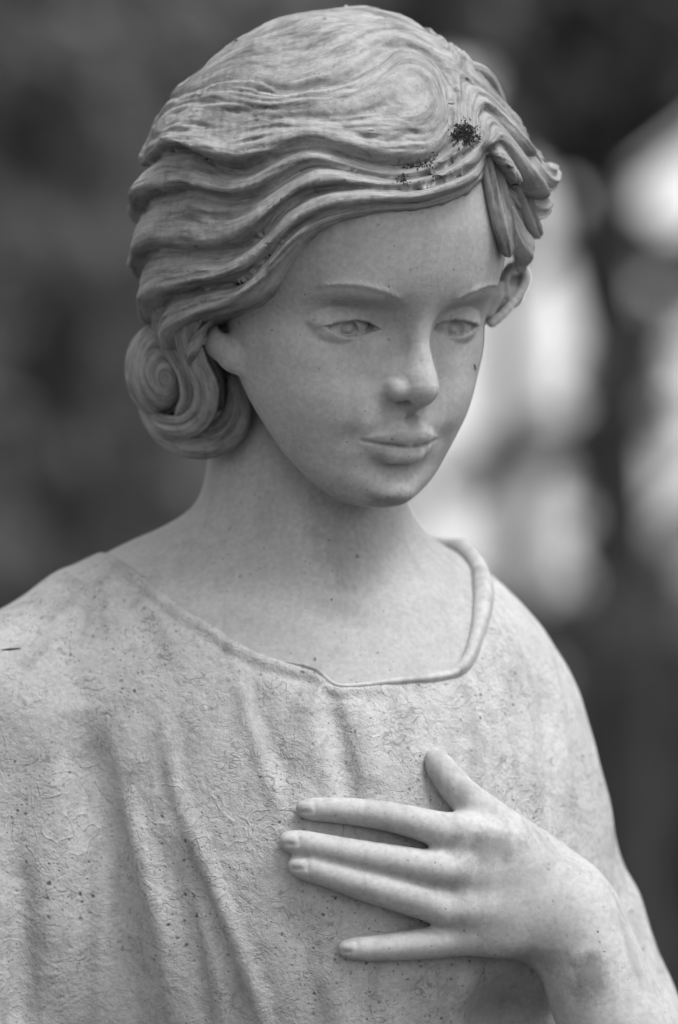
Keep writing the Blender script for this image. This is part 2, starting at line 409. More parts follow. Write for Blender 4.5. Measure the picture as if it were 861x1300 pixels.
# ------------------------------------------------------------------ the statue
CAMM = Matrix.Translation((0, -2.5, CAM_Z)) @ Matrix.Rotation(TILT, 4, 'X') @ Matrix.Translation((0, 2.5, 0))
statue = empty('stone_statue')
statue.matrix_world = CAMM
tag(statue, 'pale stone statue of a young woman in a draped robe, hand on her chest', 'statue')

# head pose
YAW, PIT, ROL = math.radians(34), math.radians(14), math.radians(1.2)
_f = np.array([math.sin(YAW) * math.cos(PIT), -math.cos(YAW) * math.cos(PIT), -math.sin(PIT)])
_u = np.array([math.sin(YAW) * math.sin(PIT), -math.cos(YAW) * math.sin(PIT), math.cos(PIT)])
_x = np.array([math.cos(YAW), math.sin(YAW), 0])
_x2 = _x * math.cos(ROL) + _u * math.sin(ROL); _u2 = _u * math.cos(ROL) - _x * math.sin(ROL)
HR = np.stack([_x2, _f, _u2], 1).astype(f32)         # columns: subject's left, forward, up
H0 = PX(536, 402, -40).astype(f32)                   # bridge of the nose
def to_head(P): return (P - H0) @ HR
def from_head(q): return np.asarray(q, f32) @ HR.T + H0
def HP(px, py, x=None, Y=None):
    """photo pixel -> head space, given the lateral coordinate x (or the depth Y)"""
    if Y is not None: return to_head(PX(px, py, Y).astype(f32)[None])[0]
    lo, hi = -200.0, 250.0
    for _ in range(40):
        m = (lo + hi) / 2
        if to_head(PX(px, py, m).astype(f32)[None])[0][0] < x: lo = m
        else: hi = m
    return to_head(PX(px, py, m).astype(f32)[None])[0]

Z = [115, 100, 80, 60, 40, 20, 10, 0, -10, -20, -30, -40, -50, -60, -70, -77, -83, -88, -92, -95]
T_yf = spline_tab(Z, [-60, -40, -17, -4, 1.8, 2.8, 1.4, -2.4, -5, -6.5, -6, -3.5, -1, -2, -4, -3, -3.5, -6, -14, -28], 3.0)
T_w = spline_tab(Z, [20, 42, 56, 63, 65, 63.5, 62, 61.5, 62, 62.5, 61.5, 58.5, 54, 48, 41, 34.5, 27, 20, 13, 5], 4)
T_yb = spline_tab(Z, [-75, -70, -65, -62, -60, -56, -54, -53, -52, -51, -49.5, -47.5, -44, -39.5, -35, -31, -28, -27, -27, -27], 4)
T_n = spline_tab(Z, [2, 2, 2.1, 2.25, 2.35, 2.35, 2.3, 2.2, 2.1, 2.1, 2.1, 2.1, 2.05, 2.0, 2.0, 2, 2, 2, 2, 2], 4)
EYE = np.array([28.4, -25.6, -8.8], f32); ER = np.array([16.2, 12.8, 10.4], f32)
def stroke2(Q, d, pts, amp, sig, taper=0.15, ymin=-45, skew=0):
    """like stroke, but measured in the frontal plane of the face"""
    P2 = Q * np.array([1, 0, 1], f32); p2 = np.asarray(pts, float) * (1, 0, 1)
    m, e, u = pdist(P2, p2, 3.2 * sig)
    if len(m):
        tp = np.minimum(1, np.minimum(u, 1 - u) / taper) if taper else 1.0
        d[m] -= amp * np.exp(-(e / sig) ** 2) * tp * (Q[m, 1] > ymin)
BROW = crom([(13.0, 0, 7.6), (20, 0, 10.4), (28, 0, 12.6), (36, 0, 13.6), (44, 0, 12.6), (51, 0, 9.5)], 8)
def f_head(H):
    """face, symmetric in x (head space, mm)"""
    x = np.abs(H[:, 0]); y = H[:, 1]; z = H[:, 2]
    Q = np.stack([x, y, z], 1)
    w = np.maximum(T_w(z), 2); yf = T_yf(z); yb = T_yb(z); n = T_n(z)
    bf = np.where(y > yb, np.maximum(yf - yb, 2), np.where(z > 0, 45, 45 + np.maximum(z, -60) * 0.33))
    v = ((x / w) ** n + (np.abs(y - yb) / bf) ** n) ** (1 / n)
    r = np.sqrt(x * x + (y - yb) ** 2)
    d = np.where(v > 1e-3, r * (1 - 1 / np.maximum(v, 1e-3)), -np.minimum(w, bf)).astype(f32)
    d = np.maximum(d, -22); d = smax(d, -(z + 93.0), 6)
    d = smin(d, ell(Q, (0, -80, 30), (66, 84, 80)), 15)
    near = d < 26
    if not near.any(): return d
    full = d; d = d[near].copy(); Q = Q[near]; far_side = H[near, 0] > 0; x = Q[:, 0]; y = Q[:, 1]; z = Q[:, 2]
    # broad forms
    gauss(Q, d, (31, -8, -5), (17.0, 20, 8.2), -10.8)      # eye socket
    gauss(Q, d, (29, -8, 2.2), (15, 20, 3.6), -3.0)     # hollow under the brow
    gauss(Q, d, (17, -4, -4), (7.0, 14, 9), -5.4)       # inner socket beside the nose
    gauss(Q, d, (30, -8, 13.5), (17, 20, 5), 0.8)       # brow bone
    gauss(Q, d, (30, -8, -18), (13, 20, 4.5), -1.2)       # under the eye
    gauss(Q, d, (47, -22, -20), (15, 18, 10), 1.6)      # cheek bone
    gauss(Q, d, (34, -8, -36), (16, 16, 13), 2.4)       # cheek
    gauss(Q, d, (0, 2, -83.5), (11.5, 14, 8.0), 5.6)        # chin
    gauss(Q, d, (0, 0, -70.0), (13, 10, 4.6), -2.6)       # under the lower lip
    gauss(Q, d, (25, -8, -57.5), (5.0, 10, 5.5), -1.6)  # mouth corner
    gauss(Q, d, (0, 0, -50), (15, 10, 9), 1.8)          # muzzle
    # nose
    nose = chain(Q, crom([(0, -6.5, 9), (0, -3.4, -2), (0, -0.4, -13), (0, 3.4, -23), (0, 6.6, -31.2)], 4), np.interp(np.arange(17) / 4, range(5), [6.5, 4.8, 4.6, 5.6, 7.7]), k=1.5)
    side = ell(Q, (0, -7, -30), (12.4, 12.0, 13)); nose = smin(nose, side, 7)
    ala = np.where(far_side, ell(Q, (6.6, 0.6, -33.0), (4.8, 6.4, 5.2)), ell(Q, (9.0, 0.4, -33.2), (4.8, 6.8, 5.1))); nose = smin(nose, ala, 3.2)
    col = chain(Q, [(0, 7.0, -34.6), (0, 0.5, -40.8)], [4.0, 3.2]); nose = smin(nose, col, 3)
    d = smin(d, nose, 6)
    stroke2(Q, d, crom([(9.0, 0, -27.2), (12.2, 0, -28.2), (14.3, 0, -31.0), (14.6, 0, -34.5)], 3), -0.2, 1.1)   # crease round the nostril wing
    d = smax(d, -ell(Q, (5.6, 3.2, -39.6), (2.6, 4.6, 2.8)), 1.4)            # nostril
    # philtrum
    stroke2(Q, d, [(0, 0, -44.5), (0, 0, -48), (0, 0, -52)], -1.7, 2.2, 0.45)
    stroke2(Q, d, [(4.3, 0, -43.5), (4.5, 0, -48), (4.7, 0, -51.5)], 0.9, 1.6, 0.2)
    # lips
    up = chain(Q, [(0, 0.2, -54.2), (4.5, 0.2, -53.8), (11, -2.6, -55.4), (20.5, -8.2, -57.6)], [4.7, 4.6, 3.5, 0.7], k=2)
    up = smin(up, chain(Q, [(0, 0.3, -56.6), (0, 0.3, -57.0)], [2.5, 2.5]), 2.0)
    lw = chain(Q, [(0, -1.7, -63.2), (6, -2.3, -62.9), (11.5, -4.2, -61.6), (17.5, -8.2, -59.2)], [4.8, 4.5, 3.1, 0.6], k=2)
    d = smin(smin(d, up, 2.6), lw, 3.8)
    stroke2(Q, d, crom([(0, 0, -59.6), (4, 0, -59.0), (8, 0, -58.6), (14, 0, -58.5), (19, 0, -58.1), (22.0, 0, -57.6)], 5), -1.1, 0.8, 0.15)
    stroke2(Q, d, crom([(0, 0, -52.6), (4.2, 0, -51.2), (9, 0, -52.8), (15, 0, -55.0), (20, 0, -56.8)], 5), 0.18, 0.8, 0.05)
    # eyes
    rad = np.sqrt((((Q - EYE) / ER) ** 2).sum(1))
    me = rad < 2.4
    if me.any():
        q = Q[me]; e = ell(q, EYE, ER); qx = q[:, 0]; qz = q[:, 2]
        t = (qx - 14.0) / 27.8; tt = np.clip(t, 0, 1)
        mid = -8.0 + 0.6 * (tt - 0.5)
        zu = mid + 3.9 * np.sin(np.pi * tt ** 0.9) ** 0.9
        zl = mid - 3.8 * np.sin(np.pi * tt ** 1.1) ** 0.95
        op = np.minimum(zu - qz, qz - zl); op = np.where((t < 0) | (t > 1), -np.sqrt((np.where(t < 0, t, t - 1) * 27.8) ** 2 + (qz - mid) ** 2), op)
        dd = d[me]
        thick = 2.0 + 1.4 * sstep(-2.6, 1.6, qz - mid)
        lid = smax(e - thick, op, 0.6)
        lid = np.where(q[:, 1] > EYE[1] - 1, lid, 9)
        dd = smin(dd, lid, 0.9)
        cut = np.minimum(op, e + 2.5)                    # inside the slit and outside the ball
        dd = smax(dd, cut, 0.6)
        q0 = EYE + np.array([0.4, 13.2, -0.6], f32)
        ang = np.sqrt(((q - q0)[:, 0]) ** 2 + ((q - q0)[:, 2]) ** 2)
        ball = e + 2.6 * sstep(4.9, 4.1, ang) - 1.8 * np.exp(-(ang / 2.3) ** 2)
        dd = np.minimum(dd, ball)
        d[me] = dd
    # brow ridges, with small cuts for the hairs
    m, e, u = pdist(Q * np.array([1, 0, 1], f32), BROW, 8)
    if len(m):
        qq = Q[m]; below = qq[:, 2] - np.interp(qq[:, 0], BROW[:, 0], BROW[:, 2])
        w0 = 1.0 + 0.7 * (below > 0)
        prof = np.exp(-(e / w0) ** 2) + 0.35 * np.exp(-(e / 3.6) ** 2) * (below > 0) 
        hairs = 0.9 + 0.12 * np.sin(qq[:, 0] * 2.9 - qq[:, 2] * 2.6 + 2.6 * noise(qq, 6, 2)) + 0.12 * noise(qq, 3, 4)
        tp = np.minimum(1, np.minimum(u / 0.10, (1 - u) / 0.2)) * (qq[:, 1] > -50)
        d[m] -= 0.7 * prof * tp * hairs
    full[near] = d
    return full

# body: neck, shoulders, chest
NECK = [PX(392, 470, 48), PX(386, 600, 50), PX(385, 680, 50), PX(388, 760, 50)]
def f_torso(P):
    """the clothed trunk without folds"""
    ch = ell(P, PX(395, 1130, 66), (132, 112, 178))
    ls = chain(P, [PX(360, 830, 60), PX(200, 850, 50), PX(40, 930, 40), PX(-30, 1120, 40), PX(-40, 1420, 40)], [MM(115), MM(125), MM(140), MM(170), MM(190)], far=120, k=30)
    rs = chain(P, [PX(420, 862, 62), PX(528, 876, 74), PX(590, 925, 82), PX(612, 1070, 78), PX(620, 1420, 70)], [MM(100), MM(108), MM(100), MM(118), MM(150)], far=120, k=30)
    sl = chain(P, [PX(655, 960, 92), PX(720, 1180, 80), PX(800, 1420, 55)], [MM(70), MM(95), MM(120)], far=120, k=10)
    d = smin(smin(ch, ls, 40), rs, 40)
    return smin(d, sl, 6)
def f_chest(P):
    nk = chain(P, NECK, [38.5, 39.5, 41, 46], far=120, k=20)
    tr = chain(P, [PX(350, 715, 66), PX(240, 748, 62), PX(120, 806, 56)], [MM(52), MM(52), MM(75)], far=120, k=20)
    tr2 = chain(P, [PX(430, 780, 74), PX(530, 800, 80), PX(590, 850, 84)], [MM(50), MM(55), MM(65)], far=120, k=20)
    d = smin(f_torso(P), nk, 24)
    d = smin(d, tr, 22); d = smin(d, tr2, 22)
    return d
def to_px(P):
    s = DIST / (DIST + P[:, 1]); return np.stack([430.5 + P[:, 0] * s * PXMM, 650 - P[:, 2] * s * PXMM], 1)
def poly_sd(p, poly):
    """signed distance, positive inside"""
    d = np.full(len(p), 1e9); ins = np.zeros(len(p), bool)
    for i in range(len(poly)):
        a = poly[i]; b = poly[(i + 1) % len(poly)]; ab = b - a
        t = np.clip(((p - a) @ ab) / (ab @ ab), 0, 1); d = np.minimum(d, ((p - a - t[:, None] * ab) ** 2).sum(1))
        c = (a[1] > p[:, 1]) != (b[1] > p[:, 1])
        ins ^= c & (p[:, 0] < (b[0] - a[0]) * (p[:, 1] - a[1]) / (b[1] - a[1] + 1e-12) + a[0])
    d = np.sqrt(d); return np.where(ins, d, -d)
NECKLINE = [(118, 697), (140, 704), (165, 718), (200, 745), (232, 772), (268, 792), (300, 815), (330, 830), (362, 840), (398, 851), (424, 870), (455, 871), (500, 866), (545, 861), (575, 854), (592, 838), (602, 810), (608, 780), (610, 745), (603, 722), (588, 706), (568, 699), (548, 694), (530, 688)]
NPOLY = np.array(NECKLINE + [(530, 560), (118, 560)], float)
def opening(P):
    """distance inside the neck opening of the robe (mm, positive inside)"""
    return np.maximum(np.minimum(poly_sd(to_px(P), NPOLY) / PXMM, 84 - P[:, 1]), P[:, 2] - PX(0, 691)[2])
def f_ears(P):
    """what shows of the two ears"""
    lobe = chain(P, [PX(268, 418, -10), PX(282, 434, -18), PX(300, 452, -23), PX(311, 466, -25)], [MM(17), MM(21), MM(20), MM(13)], far=30, k=4)
    lobe = smax(lobe, -chain(P, [PX(290, 408, -60), PX(291, 410, 6)], [MM(17), MM(13)], far=30), 3)
    helix = chain(P, crom([PX(624, 410, 20), PX(645, 391, 26), PX(661, 371, 30), PX(668, 352, 31), PX(661, 339, 30), PX(648, 340, 27), PX(641, 354, 24), PX(643, 374, 22)], 3), [MM(6)] * 22, far=30, k=1)
    plate = chain(P, [PX(628, 404, 26), PX(648, 376, 34), PX(656, 355, 38)], [MM(6), MM(13), MM(15)], far=30, k=2)
    root = chain(P, [PX(648, 374, 36), from_head((56, -56, 0)), from_head((56, -60, 20))], [MM(18), MM(30), MM(30)], far=30, k=2)
    plate = smin(plate, root, 2)
    trag = chain(P, [PX(622, 396, 18), PX(629, 376, 18), PX(631, 362, 20)], [MM(7), MM(10), MM(8)], far=30, k=2)
    return np.minimum(lobe, smin(smin(helix, plate, 1.5), trag, 1.5))
def f_body(P):
    d = f_chest(P)
    lowm = np.nonzero((P[:, 2] < PX(0, 670)[2]) & (np.abs(d) < 30))[0]
    if len(lowm):                                        # the trunk sinks away under the cloth
        d[lowm] += 9.0 * sstep(4.0, 13.0, -opening(P[lowm]))
    H = to_head(P)
    m = (np.abs(H[:, 0]) < 100) & (H[:, 1] > -190) & (H[:, 1] < 40) & (H[:, 2] > -120) & (H[:, 2] < 135)
    if m.any():
        dh = f_head(H[m]); dc = d[m]
        dh = smin(dh, f_ears(P[m]), 2.5)
        o = smin(dh, dc, 3.5); 
        d[m] = o
    # muscle of the neck and collar bones, very soft
    stroke(P, d, NECK_L, 2.0, 9, 0.2)
    stroke(P, d, CLAV_L, 1.6, 8, 0.25); stroke(P, d, CLAV_R, 1.6, 8, 0.25)
    gauss(P, d, PIT_N, (9, 14, 8), -2.0)
    return d
_c = cast(f_chest, [(325, 520), (350, 600), (385, 690), (415, 770), (415, 790), (340, 790), (255, 770), (180, 740), (455, 788), (510, 770), (560, 750), (434, 785)])
NECK_L, CLAV_L, CLAV_R, PIT_N = _c[:4], _c[4:8], _c[8:11], _c[11]

V, Q = implicit(f_body, PX(105, 190, 0) * (1, 0, 0) + (0, -70, PX(0, 895)[2]), PX(690, 190, 0) * (1, 0, 0) + (0, 100, PX(0, 200)[2]), 2.45, 2, (2, 1, 1))
mesh_obj('face_and_neck', V, Q, M_SKIN, statue)

# ---- hair: one combed mass whose strands follow traced flow lines, plus separate locks
CAP_C, CAP_R = np.array([0, -76, 25], f32), np.array([90.5, 89, 98.5], f32) - 4.0
def f_cap(P): return ell(to_head(P), CAP_C, CAP_R)
FLOW = [   # (flow value, traced crevice in photo pixels)
  (0.0, [(214, 120), (262, 72), (312, 28), (380, 2), (470, 2), (530, 22)]),
  (1.0, [(240, 112), (288, 68), (330, 60), (378, 52), (426, 40), (470, 40), (520, 50), (560, 72)]),
  (1.0, [(213, 130), (226, 120), (240, 112)]),
  (2.0, [(206, 156), (226, 140), (252, 128), (285, 120), (329, 123), (369, 122), (410, 115), (447, 103), (475, 85), (500, 70), (530, 72), (556, 92), (570, 125), (574, 150)]),
  (2.55, [(330, 140), (400, 133), (450, 122), (490, 100), (515, 88), (540, 98), (553, 125), (550, 155), (525, 175)]),
  (2.8, [(202, 178), (226, 166), (252, 156), (284, 154), (325, 154), (380, 154), (437, 154), (485, 140), (520, 120)]),
  (2.4, [(200, 196), (216, 186), (240, 176), (290, 172), (340, 170), (380, 165), (430, 172), (480, 178), (520, 182)]),
  (2.0, [(198, 212), (220, 194), (246, 192), (266, 198), (281, 207), (295, 212), (315, 215), (339, 205), (365, 194), (382, 188), (400, 188), (427, 195), (458, 205), (485, 212), (518, 212), (542, 205), (564, 186), (580, 163)]),
  (1.0, [(170, 305), (178, 275), (195, 255), (220, 250), (246, 243), (260, 246), (281, 253), (301, 255), (318, 251), (330, 248), (347, 237), (371, 221), (397, 211), (417, 211), (444, 216), (471, 223), (501, 228), (535, 224), (565, 208), (592, 190)]),
  (0.0, [(172, 348), (184, 334), (200, 323), (220, 318), (246, 320), (281, 317), (313, 309), (336, 294), (347, 280), (359, 264), (378, 250), (400, 240), (430, 236), (461, 237), (498, 240), (535, 237), (570, 225), (602, 203)]),
  (-1.0, [(205, 420), (211, 400), (218, 384), (231, 373), (252, 366), (278, 360), (307, 355), (324, 348), (339, 334), (350, 317), (362, 302), (384, 283), (417, 270), (451, 263), (495, 261), (528, 259), (562, 251), (592, 238), (612, 216)]),
  (-2.0, [(240, 440), (250, 415), (268, 402), (290, 396), (312, 390), (328, 382), (343, 370), (354, 352), (369, 329), (386, 309), (404, 294), (434, 282), (472, 276), (500, 274), (532, 273), (566, 266), (598, 252), (618, 230)]),
  (-1.0, [(619, 212), (629, 242), (641, 276), (652, 312)]), (0.0, [(609, 170), (630, 205), (652, 248), (669, 290)]),
  (1.0, [(601, 140), (628, 172), (655, 208), (684, 240)]), (2.0, [(592, 110), (625, 138), (658, 178), (690, 210)]),
  (3.0, [(582, 84), (612, 102), (640, 132), (668, 168)]),
]
_pts = []; _val = []
for v, line in FLOW:
    L = crom(np.array(line, float), 2); _pts.append(L); _val.append(np.full(len(L), v))
_pts = np.vstack(_pts); _val = np.concatenate(_val)
def cast_rim(pp):
    q = cast(f_cap, pp, -250, 90); o = np.array([0, -DIST, 0.0])
    for i in range(len(q)):
        if abs(float(f_cap(q[i:i + 1].astype(f32))[0])) > 1.0:
            d = PX(*pp[i]) - o; d /= np.linalg.norm(d); t = np.arange(DIST - 120, DIST + 190, 2.0)
            L = (o + t[:, None] * d).astype(f32); v = f_cap(L); k = int(v.argmin())
            if v[k] < 9: q[i] = project(f_cap, L[k:k + 1], 3, step=20)[0]
    return q
_p3 = to_head(cast_rim(_pts).astype(f32))
_ok = np.abs(ell(_p3, CAP_C, CAP_R)) < 1.0
_p3 = _p3[_ok]; _val = _val[_ok]
def _kern(A, B):
    d2 = ((A * A).sum(1)[:, None] + (B * B).sum(1)[None] - 2 * A @ B.T)
    return np.sqrt(np.maximum(d2, 0) + 4.0)
_A = _kern(_p3.astype(float), _p3.astype(float)); _n = len(_p3)
_B = np.zeros((_n + 4, _n + 4)); _B[:_n, :_n] = _A - 0.4 * np.eye(_n) * 0; _B[:_n, _n] = 1; _B[_n, :_n] = 1
_B[:_n, _n + 1:] = _p3 / 50; _B[_n + 1:, :_n] = _p3.T / 50
_B[:_n, :_n] -= 0.6 * np.eye(_n)
_w = np.linalg.solve(_B, np.concatenate([_val, np.zeros(4)])).astype(f32)
def flow_exact(H):
    """flow value and its gradient length at head-space points"""
    o = np.empty(len(H), f32); gl = np.empty(len(H), f32); wr = _w[:_n]
    for i in range(0, len(H), 30000):
        q = H[i:i + 30000]; K = _kern(q, _p3)
        o[i:i + 30000] = K @ wr + _w[_n] + (q / 50) @ _w[_n + 1:]
        K = 1 / K; s1 = K @ wr; s2 = K @ (wr[:, None] * _p3)
        g = q * s1[:, None] - s2 + _w[_n + 1:] / 50
        nn = (q - CAP_C) / CAP_R ** 2; nn /= np.linalg.norm(nn, axis=1)[:, None] + 1e-6
        g -= (g * nn).sum(1)[:, None] * nn
        gl[i:i + 30000] = np.sqrt((g * g).sum(1))
    return o, gl
_GH = 2.5; _g0 = np.array([-112.0, -190.0, -110.0], f32); _gn = np.array([91, 90, 104])
_gi = np.stack(np.meshgrid(*[np.arange(k) for k in _gn], indexing='ij'), -1).reshape(-1, 3)
_gp = (_g0 + _gi * _GH).astype(f32); _gb = np.abs(ell(_gp, CAP_C, CAP_R)) < 30
_gv = np.zeros((len(_gp), 2), f32); _gv[_gb] = np.stack(flow_exact(_gp[_gb]), 1); _gv = _gv.reshape(*_gn, 2)
def flow(H):
    """the same from a fine table"""
    q = np.clip((H - _g0) / _GH, 0, _gn - 1.001); i = q.astype(int); f = (q - i).astype(f32); o = 0
    for a in (0, 1):
        for b in (0, 1):
            for c in (0, 1):
                w = (f[:, 0] if a else 1 - f[:, 0]) * (f[:, 1] if b else 1 - f[:, 1]) * (f[:, 2] if c else 1 - f[:, 2])
                o = o + w[:, None] * _gv[i[:, 0] + a, i[:, 1] + b, i[:, 2] + c]
    return o[:, 0], o[:, 1]
HAIRLINE = np.array([(140, 640), (236, 600), (250, 470), (262, 420), (272, 404), (290, 396), (312, 390), (328, 382), (343, 370), (354, 352), (369, 329), (386, 309), (404, 294), (434, 280), (472, 271), (500, 268), (532, 266), (564, 259), (594, 246), (612, 228), (619, 196), (648, 238), (690, 262), (720, 268), (780, -40), (430, -160), (60, -60)], float)
CUTS = [(-2.6, 1.6, FLOW[7][1][2:]), (-2.0, 1.4, FLOW[8][1][2:]), (-1.2, 1.3, FLOW[9][1][1:]), (-0.5, 1.2, FLOW[10][1][3:9]), (-1.8, 1.3, FLOW[3][1][3:]), (-1.2, 1.2, FLOW[5][1][3:]), (-1.1, 1.2, FLOW[1][1][1:7]),
  (-1.1, 0.9, [(244, 149), (290, 147), (320, 145), (368, 142)]), (-1.0, 0.9, [(403, 97), (437, 80), (479, 66), (513, 69)]), (-1.3, 1.0, [(292, 66), (320, 42), (361, 28)]), (-1.0, 0.9, [(403, 45), (444, 41), (479, 48)]),
  (-1.2, 1.0, [(437, 125), (472, 104), (500, 86)]), (-1.4, 1.1, [(209, 228), (228, 210), (250, 200)]), (-1.3, 1.0, [(192, 290), (200, 262), (216, 236), (234, 222)]), (-1.2, 1.0, [(184, 300), (190, 270), (208, 246)]),
  (-0.7, 1.0, [(264, 330), (300, 326), (326, 312), (348, 294), (368, 275), (392, 256), (420, 246), (458, 244)]), (-1.2, 1.0, [(230, 232), (262, 230), (288, 238), (312, 238), (336, 226)]), (-1.2, 1.0, [(220, 280), (250, 272), (286, 276), (318, 272), (340, 258)]),
  (-1.1, 0.9, [(500, 246), (540, 244), (572, 234), (598, 218)]), (-1.0, 0.9, [(420, 168), (460, 178), (500, 186), (530, 186), (548, 176)]), (-1.0, 0.9, [(300, 180), (330, 176), (356, 168), (390, 166)]), (-1.0, 0.9, [(560, 120), (566, 150), (556, 178)]),
  (-1.2, 1.0, [(540, 60), (570, 84), (588, 112), (598, 142)]), (-1.0, 0.9, [(220, 346), (250, 340), (290, 336), (322, 328)])]
def _on_cap(pp):
    q = to_head(cast(f_cap, crom(np.array(pp, float), 3), -250, 90).astype(f32)); q = q[np.abs(ell(q, CAP_C, CAP_R)) < 1.5]
    n = (q - CAP_C) / CAP_R ** 2; n /= np.linalg.norm(n, axis=1)[:, None]
    return q + n * 3.0
_CUTS = [(c, 1.5 * a, 2.2 * w) for a, w, c in ((a, w, _on_cap(pp)) for a, w, pp in CUTS) if len(c) > 2]
def f_hair(P):
    H = to_head(P); d = ell(H, CAP_C, CAP_R)
    m = np.nonzero((d > -24) & (d < 16))[0]
    if not len(m): return d
    h = H[m]; ph, gl = flow(h)
    L = 1 / np.clip(gl, 0.02, 0.5)                        # width of one lock here, mm
    ph = ph + (1.0 * noise(h, 28, 1) + 0.12 * noise(h, 9, 5)) / L
    t = ph - np.floor(ph)
    prof = lambda t: np.where(t < 0.28, np.sin(np.pi / 2 * t / 0.28), np.cos(np.pi / 2 * (t - 0.28) / 0.72) ** 1.1)
    lock = prof(t)
    amp = np.minimum(9.5, 0.62 * L + 0.10 * np.maximum(L - 8, 0)) * (0.9 + 0.2 * noise(h, 40, 2))
    shelf = np.exp(-((ph - 2.1) / 0.32) ** 2) * sstep(72, 60, h[:, 2]) * sstep(-110, -70, h[:, 1])
    amp = np.where(ph > 2, np.minimum(2.4 + 8.0 * shelf, 1.3 * L), amp)
    amp = amp * (1 - 0.75 * sstep(62, 90, h[:, 2]))
    # smaller locks inside the big ones, coming and going
    p2 = ph * 2.0 + 0.22 * noise(h, 34, 4); t2 = p2 - np.floor(p2)
    p3 = ph * 3.0 + 0.3 * noise(h, 26, 5) + 0.37; t3 = p3 - np.floor(p3)
    crown = sstep(1.7, 2.1, ph)
    sub = prof(t2) * np.clip(0.25 + 0.9 * noise(h, 32, 0), 0, 1.1) * np.minimum(2.6, 0.2 * L) + prof(t3) * np.clip(0.2 + 0.9 * noise(h, 24, 7), 0, 1.1) * np.minimum(1.8, 0.12 * L)
    p5 = ph * 6.0 + 0.5 * noise(h, 30, 3); t5 = p5 - np.floor(p5)
    sub = sub * (0.45 + 0.55 * crown)
    sub = sub + crown * prof(t5) * np.clip(0.1 + 1.0 * noise(h, 22, 6), 0, 1.2) * np.minimum(1.5, 0.08 * L)
    oc = np.log2(np.maximum(L, 2) / 3.6); lo = np.floor(oc); fr = oc - lo; k1 = 2.0 ** lo
    irr = lambda q: 0.5 * np.sin(q + 0.4) + 0.45 * np.sin(1.618 * q + 1.1) + 0.4 * np.sin(0.587 * q + 2.0) + 0.3 * np.sin(2.71 * q)
    st = (1 - fr) * irr(2 * np.pi * ph * k1) + fr * irr(4 * np.pi * ph * k1)
    st2 = (1 - fr) * irr(2 * np.pi * (ph * k1 * 3.1 + 0.2)) + fr * irr(4 * np.pi * ph * k1 * 3.1 + 1.3)
    rid = np.clip(0.1 + 1.0 * noise(h, 17, 6), 0, 1.2) * (0.6 + 0.4 * crown); rid2 = np.clip(0.15 + 0.9 * noise(h, 12, 3), 0, 1.1)
    hh = 0.2 + 4.6 * sstep(1.97, 2.2, ph) * sstep(85, 55, h[:, 2]) + 3.6 * sstep(55, 85, h[:, 2]) + amp * lock + sub + np.minimum(0.5, 0.06 * L) * st * rid + np.minimum(0.22, 0.024 * L) * st2 * rid2
    hh = hh + (0.14 + 0.2 * crown * np.clip(noise(h, 30, 1), 0, 1)) * noise(h, 4.5, 2)
    ms = poly_sd(to_px(P[m]), HAIRLINE) / PXMM
    ms = np.maximum(ms, (-92 - h[:, 1]) * 1.0)
    e = np.clip(ms / 7.0, 0, 1)
    hh = hh + 3.0 * np.exp(-((ms - 7) / 8.0) ** 2) * sstep(-50, -20, h[:, 1])
    edge = np.sqrt(np.maximum(1 - (1 - e) ** 2, 0))
    H2 = np.where(ms > 0, hh * (0.25 + 0.75 * edge) + 3.2 * edge - 3.2, -3.0 + np.maximum(ms, -8) * 2.5)
    dm = d[m] - H2
    for line, a, w in _CUTS: stroke(h, dm, line, a, w, 0.22)
    d[m] = dm
    return d
V, Q = implicit(f_hair, PX(140, 640, 0) * (1, 0, 1) + (0, -75, -5), PX(720, -25, 0) * (1, 0, 1) + (0, 200, 5), 3.2, 2, (2, 2, 1))
_hv = to_head(V.astype(f32)); _s, _ = flow(_hv)
hair = mesh_obj('hair', V, Q, M_HAIR, statue, attr=_s)

